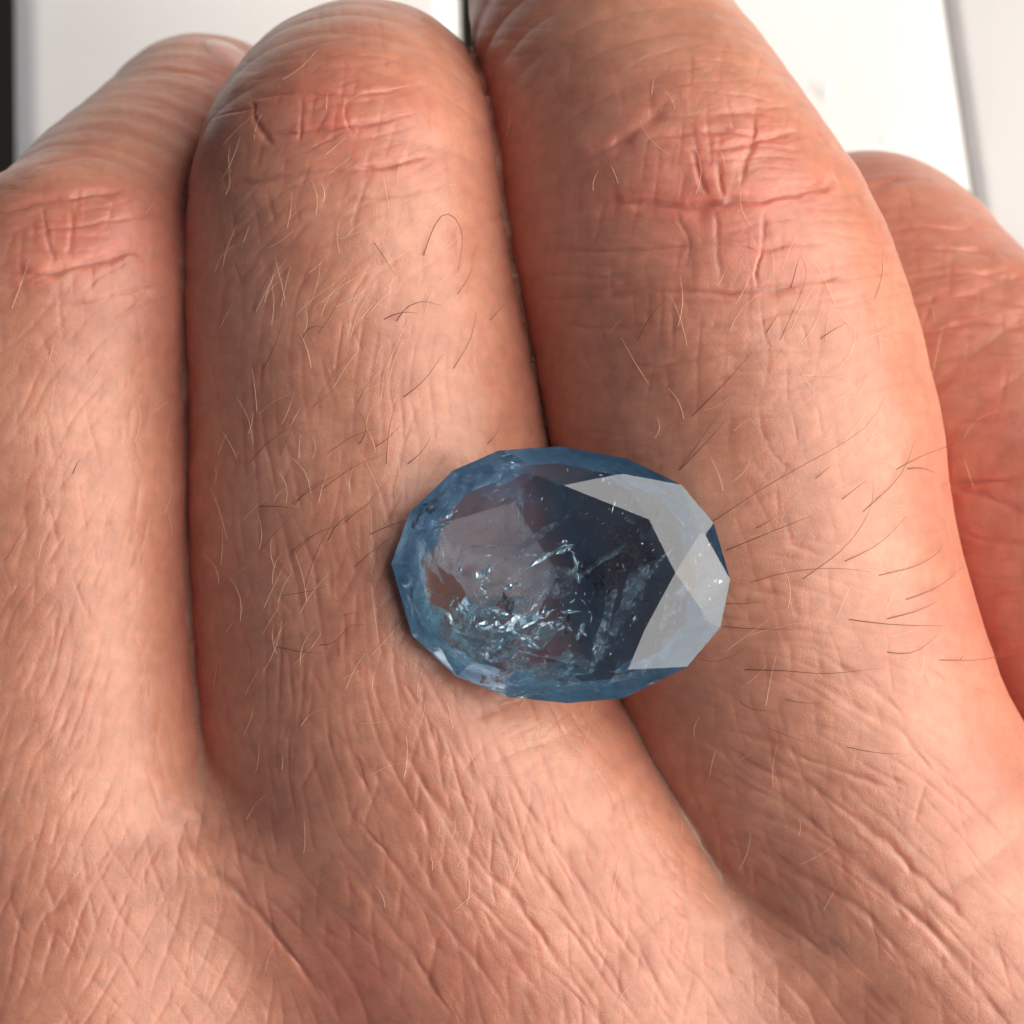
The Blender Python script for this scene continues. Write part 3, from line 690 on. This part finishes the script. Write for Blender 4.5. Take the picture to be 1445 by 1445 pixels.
def sheet(name, px, py, L, Wd, ang, z, mat, tilt=.5, crumple=.10, nx=7, ny=4, sx=0.0):
    """a crumpled, ragged sheet inside the stone; lengths in photo px"""
    c = P(px, py, z); L /= PX; Wd /= PX; ca, sa = math.cos(R(ang)), math.sin(R(ang)); vs = []
    for i in range(nx):
        for j in range(ny):
            a = i/(nx-1)-.5; b = j/(ny-1)-.5; taper = 1-abs(2*a)**3*.8
            edge = random.uniform(.15, 1.2) if j in (0, ny-1) else 1
            x = a*L*(1+random.uniform(-.06, .06)); y = b*Wd*taper*edge+random.uniform(-.04, .04)*Wd
            vs.append((c[0]+x*ca-y*sa, c[1]+x*sa+y*ca, c[2]+tilt*y-sx*(x*ca-y*sa)+random.uniform(-1, 1)*crumple))
    for q, v in enumerate(vs):                     # stays under the polished faces
        v = np.array(v)
        for _ in range(3):
            for pa, pn in planes:
                dd = (v-pa)@pn
                if dd > -.07: v = v-(dd+.07)*pn
        vs[q] = v
    fs = []
    for i in range(nx-1):
        for j in range(ny-1):
            a = i*ny+j; fs += [(a, a+1, a+ny+1), (a, a+ny+1, a+ny)]
    return mesh_obj(name, vs, fs, mat, gem)
for a in [(683,806,26,17,40,1.6),(683,832,20,9,-60,1.5),(720,826,34,12,20,1.2),(733,877,60,30,15,1.0),(700,885,50,26,-10,.9),(757,868,40,20,50,.9),
          (776,884,56,22,15,.8),(812,800,44,9,-80,1.6),(768,786,70,16,30,1.5),(797,775,30,14,25,1.4),(650,800,14,7,80,1.5),(805,862,30,8,0,1.2),
          (640,907,20,9,30,.9),(740,900,54,18,-35,.6),(704,862,30,18,-20,1.3),(1010,820,14,10,0,1.5),(893,873,14,6,60,1.2),(735,980,40,8,-15,1.0),(700,905,40,16,40,.7),
          (663,860,40,22,-70,.7),(715,645,16,5,5,1.5),(722,665,20,8,-20,1.2),(640,735,26,14,30,1.2),(818,890,26,12,70,.9)]:
    for q_ in range(3):
        px_, py_, L_, W_, an_, z_ = a; sc_ = (1, .55, .4)[q_]
        sheet('fracture', px_+(q_ > 0)*random.gauss(0, L_*.35), py_+(q_ > 0)*random.gauss(0, L_*.3), L_*sc_, W_*.75*sc_, an_+(q_ > 0)*random.gauss(0, 35), z_+random.uniform(-.2, .2), M_crack if q_ else M_glint, tilt=random.uniform(-.5, .5), crumple=.07*sc_, sx=random.uniform(.05, .5))
for a in [(733,790,200,10,89,1.4),(690,860,120,90,10,.4),(640,880,90,60,-45,.6),(880,860,150,40,62,.4),(850,880,110,26,70,.8),(905,820,120,20,50,.9),
          (650,700,90,40,35,.9),(710,700,60,36,-20,.9),(755,760,130,14,35,1.0),(850,790,80,10,35,1.4),(760,930,120,40,-15,.3),(620,780,90,40,80,.5),(690,770,140,6,2,1.7),
          (940,850,70,30,60,.8),(770,830,110,50,20,.2),(596,800,90,26,85,.9),(800,960,120,24,5,.5),(880,940,70,20,25,.7)]:
    sheet('feather', *a, M_feath, tilt=random.uniform(-.3, .3))
for a in [(712,690,90,50,20,1.0),(690,668,60,26,20,1.2),(738,702,60,26,-10,1.1),(640,700,60,40,45,.9),(600,760,70,34,80,.8),(735,668,30,14,30,1.5),(900,930,60,24,30,.9),(940,905,50,30,60,1.2)]: sheet('violet_veil', *a, M_violet, tilt=random.uniform(-.2, .2), crumple=.05)
for a in [(640,890,90,60,-45,.6),(690,900,90,50,-20,.5),(745,890,90,50,10,.4),(610,850,70,40,-70,.8),(760,950,80,40,-10,.4),(700,860,80,40,10,.7),(800,930,70,34,0,.5),(660,930,60,26,-30,.8)]: sheet('teal_veil', *a, M_teal, tilt=random.uniform(-.2, .2), crumple=.06)
for a in [(700,950,60,24,25,.7),(712,852,24,14,10,1.3),(716,908,30,12,30,1.0)]: sheet('rust_stain', *a, M_rust)
for a in [(690,968,70,22,-15,.9),(735,975,40,14,10,.9),(720,940,36,16,40,.9),(650,962,30,8,-20,.9)]: sheet('pale_crystal', *a, M_pale)
for a in [(880,780,120,80,60,-.4),(840,820,70,40,-60,-.3),(716,850,34,20,-70,1.1),(800,880,30,12,80,.9),(610,730,50,36,40,.4)]: sheet('dark_crystal', *a, M_dark)
vs, fs = [], []                       # specks, silk needles
for i in range(2600):
    r_ = math.sqrt(random.random()); th = random.uniform(0, 2*math.pi)
    if random.random() < .45: px, py = random.gauss(720, 60), random.gauss(880, 40)
    else: px, py = 790+215*r_*math.cos(th), 812+155*r_*math.sin(th)
    if ((px-790)/225)**2+((py-812)/165)**2 > 1: continue
    e = 1-max(abs(px-790)/260, abs(py-812)/190); z = random.uniform(.9-2.6*e, 1.3+.9*e)
    c = P(px, py, z); l = random.choice((.03, .05, .09, .25 if random.random() < .3 else .05)); a = random.choice((20, 70, 90, 140))+random.gauss(0, 14)
    d = np.array([math.cos(R(a)), math.sin(R(a)), random.uniform(-.4, .4)])*l; q = np.array([-d[1], d[0], random.uniform(-1, 1)*l])*random.uniform(.08, .5)*min(1, .05/l)
    n = len(vs); vs += [c-d, c+q, c+d, c-q]; fs += [(n, n+1, n+2), (n, n+2, n+3)]
o = mesh_obj('silk_flecks', vs, fs, M_fleck, gem); prop(o, kind='stuff')

tick('gem')
# ------------------------------------------------------------------ hairs and nail
def hair_mat(name, col, rough):
    m, t, b = material(name); b.inputs['Base Color'].default_value = (*col, 1); b.inputs['Roughness'].default_value = rough
    return m
M_hd = hair_mat('brown_hair', (.13, .05, .03), .45); M_hm = hair_mat('red_brown_hair', (.24, .09, .05), .45); M_hl = hair_mat('pale_hair', (.78, .56, .40), .4)
def resample(poly, n):
    a = np.array(poly, float); d = np.concatenate([[0], np.cumsum(np.hypot(*np.diff(a, axis=0).T))]); t = np.linspace(0, d[-1], n)
    b = np.stack([np.interp(t, d, a[:, 0]), np.interp(t, d, a[:, 1])], 1)
    for _ in range(2): b[1:-1] = .5*b[1:-1]+.25*(b[:-2]+b[2:])
    return b
def tube(pts, r0, r1, vs, fs, k=4):
    n0 = len(vs); n = len(pts)
    for i, p in enumerate(pts):
        d = pts[min(i+1, n-1)]-pts[max(i-1, 0)]; d = d/(np.linalg.norm(d)+1e-9); a = np.cross(d, [0, 0, 1]); a /= (np.linalg.norm(a)+1e-9); b = np.cross(d, a)
        r = r0+(r1-r0)*(i/(n-1))**1.5
        for q in range(k): th = 2*math.pi*q/k; vs.append(p+r*(math.cos(th)*a+math.sin(th)*b))
    for i in range(n-1):
        for q in range(k): fs.append((n0+i*k+q, n0+i*k+(q+1) % k, n0+(i+1)*k+(q+1) % k, n0+(i+1)*k+q))
ZG = np.full((400, 400), -99.0); qi = np.nonzero(fine)[0]; zx, zy = to_px(V3[qi])
np.maximum.at(ZG, (np.clip((zy/4+15).astype(int), 0, 399), np.clip((zx/4+15).astype(int), 0, 399)), V3[qi, 2])
for _ in range(3):
    Z2 = ZG.copy()
    for dy, dx in ((0, 1), (1, 0), (0, -1), (-1, 0)): Z2 = np.maximum(Z2, np.roll(ZG, (dy, dx), (0, 1)))
    ZG = np.where(ZG < -90, Z2, ZG)
def skin_z(px, py):
    return ZG[np.clip((np.asarray(py)/4+15).astype(int), 0, 399), np.clip((np.asarray(px)/4+15).astype(int), 0, 399)]

def on_skin(poly, lift):
    """poly: n x 2 photo px; the hair leaves the skin at its root and rises by lift (mm)"""
    t = np.linspace(0, 1, len(poly))
    z = skin_z(poly[:, 0], poly[:, 1]).copy(); z[1:] = np.maximum(z[1:], z[0]-3)
    for _ in range(2): z[1:-1] = np.maximum(z[1:-1], .5*(z[:-2]+z[2:]))
    out = []
    for (qx, qy), zz, tt in zip(poly, z, t):
        zz = zz+.02+lift*(1-(1-tt)**2); out.append(P(qx, qy, zz))
    return out
DARK = [[(395,643),(415,600),(442,550)],[(412,711),(440,690),(480,666)],[(365,714),(395,714),(422,719)],[(415,784),(430,765),(455,746)],[(399,840),(430,836),(458,829)],
 [(389,912),(425,921),(458,922)],[(369,776),(390,748),(415,726)],[(352,653),(378,622),(409,603)],[(103,669),(106,658),(113,648)],[(7,792),(28,756),(48,726)],
 [(528,342),(543,364),(558,389)],[(598,360),(606,332),(626,292),(646,306),(656,332),(646,382)],[(646,415),(658,398),(666,379)],[(691,452),(702,440),(714,428)],[(900,480),(916,446),(942,418)],
 [(960,661),(994,614),(1034,554)],[(958,664),(1010,611),(1027,588)],[(977,587),(1027,537),(1061,497)],[(1000,740),(1088,681),(1160,642),(1218,611),(1243,585),(1249,559)],[(1024,777),(1077,755),(1145,728)],
 [(1264,663),(1302,641),(1356,624)],[(1059,822),(1105,808),(1148,802),(1195,802),(1228,807)],[(1133,817),(1192,775),(1225,730),(1235,700),(1232,678)],[(1192,792),(1245,769),(1279,728)],
 [(1240,812),(1296,799),(1328,778),(1336,766),(1330,762)],[(1024,852),(1050,852),(1074,849)],[(1020,884),(1061,888),(1121,888)],[(987,930),(1010,935),(1041,923),(1054,910)],
 [(1198,874),(1262,883),(1338,883)],[(1252,873),(1296,863),(1322,849)],[(1279,846),(1329,829),(1359,799)],[(1051,945),(1108,946),(1161,952),(1245,943)],[(1252,920),(1292,926),(1322,896)],
 [(1326,931),(1390,933),(1433,920)],[(1218,722),(1279,668),(1291,621)],[(1151,675),(1171,658)],[(1188,705),(1222,678)],[(1101,480),(1128,419),(1141,386),(1138,370),(1128,359)],[(1116,406),(1128,362)],
 [(1158,478),(1175,465),(1195,456)],[(1235,420),(1247,386),(1245,356)],[(1081,470),(1098,443)],[(1108,987),(1135,993),(1161,992)],[(1195,1054),(1242,1064),(1272,1064)],[(1044,990),(1061,1003),(1084,1003)],
 [(1084,1027),(1108,1037),(1141,1049)],[(530,630),(547,620),(565,600)],[(575,655),(597,638),(608,616)],[(688,626),(701,614),(704,600)],[(1355,930),(1360,925)],
 [(430,830),(445,775),(475,730)],[(452,910),(468,912),(492,884)],[(410,780),(440,752),(500,735)],[(372,520),(392,482),(402,440)],[(450,470),(478,430),(492,385)],[(360,440),(372,400),(392,362)],
 [(455,690),(500,655),(545,640)],[(462,640),(500,612),(530,605)],[(570,560),(598,540),(625,500)],[(640,520),(668,475),(672,440)],[(440,575),(462,560),(500,520)],[(545,655),(548,600),(562,560)]]
for _ in range(14):
    if random.random() < .6: x0, y0, a = random.uniform(370, 560), random.uniform(430, 930), random.gauss(50, 18)
    else: x0, y0, a = random.uniform(1040, 1300), random.uniform(600, 1060), random.gauss(25, 18)
    if ((x0-790)/260)**2+((y0-812)/200)**2 < 1: continue
    l = random.uniform(35, 85); c_ = random.gauss(0, 25); poly = [(x0, y0)]
    for q in range(3): poly.append((poly[-1][0]+l/3*math.cos(R(a)), poly[-1][1]-l/3*math.sin(R(a)))); a += c_
    DARK.append(poly)
for i, poly in enumerate(DARK):
    n = 6 if len(poly) < 4 else 12
    pts = on_skin(resample(poly, n), random.uniform(.25, .7)); vs, fs = [], []
    tube(pts, random.uniform(.015, .025), .007, vs, fs)
    mesh_obj('hair', vs, fs, M_hd if i % 3 else M_hm, hand, smooth=True)
vs, fs = [], []; polys = []
REG = [(280, 720, 90, 480, 60, 22, 150), (300, 560, 420, 980, 75, 20, 190), (0, 250, 230, 800, 62, 18, 120), (820, 1180, 130, 420, 80, 30, 90), (860, 1320, 420, 640, 60, 35, 90),
       (1000, 1380, 600, 1000, 35, 35, 110), (500, 860, 985, 1120, 70, 40, 110), (250, 900, 1000, 1430, 68, 14, 120), (900, 1250, 980, 1300, 80, 25, 80), (1300, 1440, 480, 720, 50, 30, 12)]
for x0, x1, y0, y1, am, asd, cnt in REG:
    for _ in range(int(cnt*(.38 if (x0, x1) in ((280, 720), (300, 560), (860, 1320), (1000, 1380)) else .16))):
        x, y = random.uniform(x0, x1), random.uniform(y0, y1); a = random.gauss(am, asd)
        if ((x-790)/245)**2+((y-812)/187)**2 < 1 or abs(x-(705+.0009*max(y-250, 0)**1.9)) < 0: continue
        l = random.uniform(22, 80)*(.8 if y > 1000 else 1); c_ = random.gauss(0, 16); poly = [(x, y)]
        for q in range(3): poly.append((poly[-1][0]+l/3*math.cos(R(a)), poly[-1][1]-l/3*math.sin(R(a)))); a += c_
        polys.append(resample(poly, 5))
allp = np.concatenate(polys); sp = skin_z(allp[:, 0], allp[:, 1]).reshape(-1, 5)
for poly, q in zip(polys, sp):
    if np.ptp(q) > 1.4 or q.min() < -45: continue
    lf = random.uniform(.05, .25); pts = [P(poly[i][0], poly[i][1], q[i]+.01+lf*(i/4)) for i in range(5)]
    tube(pts, random.uniform(.009, .014), .005, vs, fs, 3)
o = mesh_obj('fine_hair', vs, fs, M_hl, hand, smooth=True); prop(o, kind='stuff')
# the nail of the little finger, seen edge on
nm, nt_, nb_ = material('nail'); nb_.inputs['Base Color'].default_value = (.66, .36, .29, 1); nb_.inputs['Roughness'].default_value = .22
nb_.inputs['Subsurface Weight'].default_value = .6; nb_.inputs['Subsurface Radius'].default_value = (1, .4, .3); nb_.inputs['Subsurface Scale'].default_value = .0008
gu, gv = np.meshgrid(np.linspace(-1, 1, 11), np.linspace(-1, 1, 7)); sx = gu*np.sqrt(1-gv**2/2); sy = gv*np.sqrt(1-gu**2/2)
qx = 322+sx*36*math.cos(.5)-sy*15*math.sin(.5); qy = 76+sx*36*math.sin(.5)+sy*15*math.cos(.5)
sp = surface(qx.ravel(), qy.ravel()).astype(float); _, gg = sdfg(sp.astype(np.float32)); sp = sp+gg*(.22-.25*(sx**2+sy**2).ravel()[:, None])
fs = [(j*11+i, j*11+i+1, (j+1)*11+i+1, (j+1)*11+i) for j in range(6) for i in range(10)]
mesh_obj('fingernail', sp, fs, nm, hand, smooth=True)
tick('done')
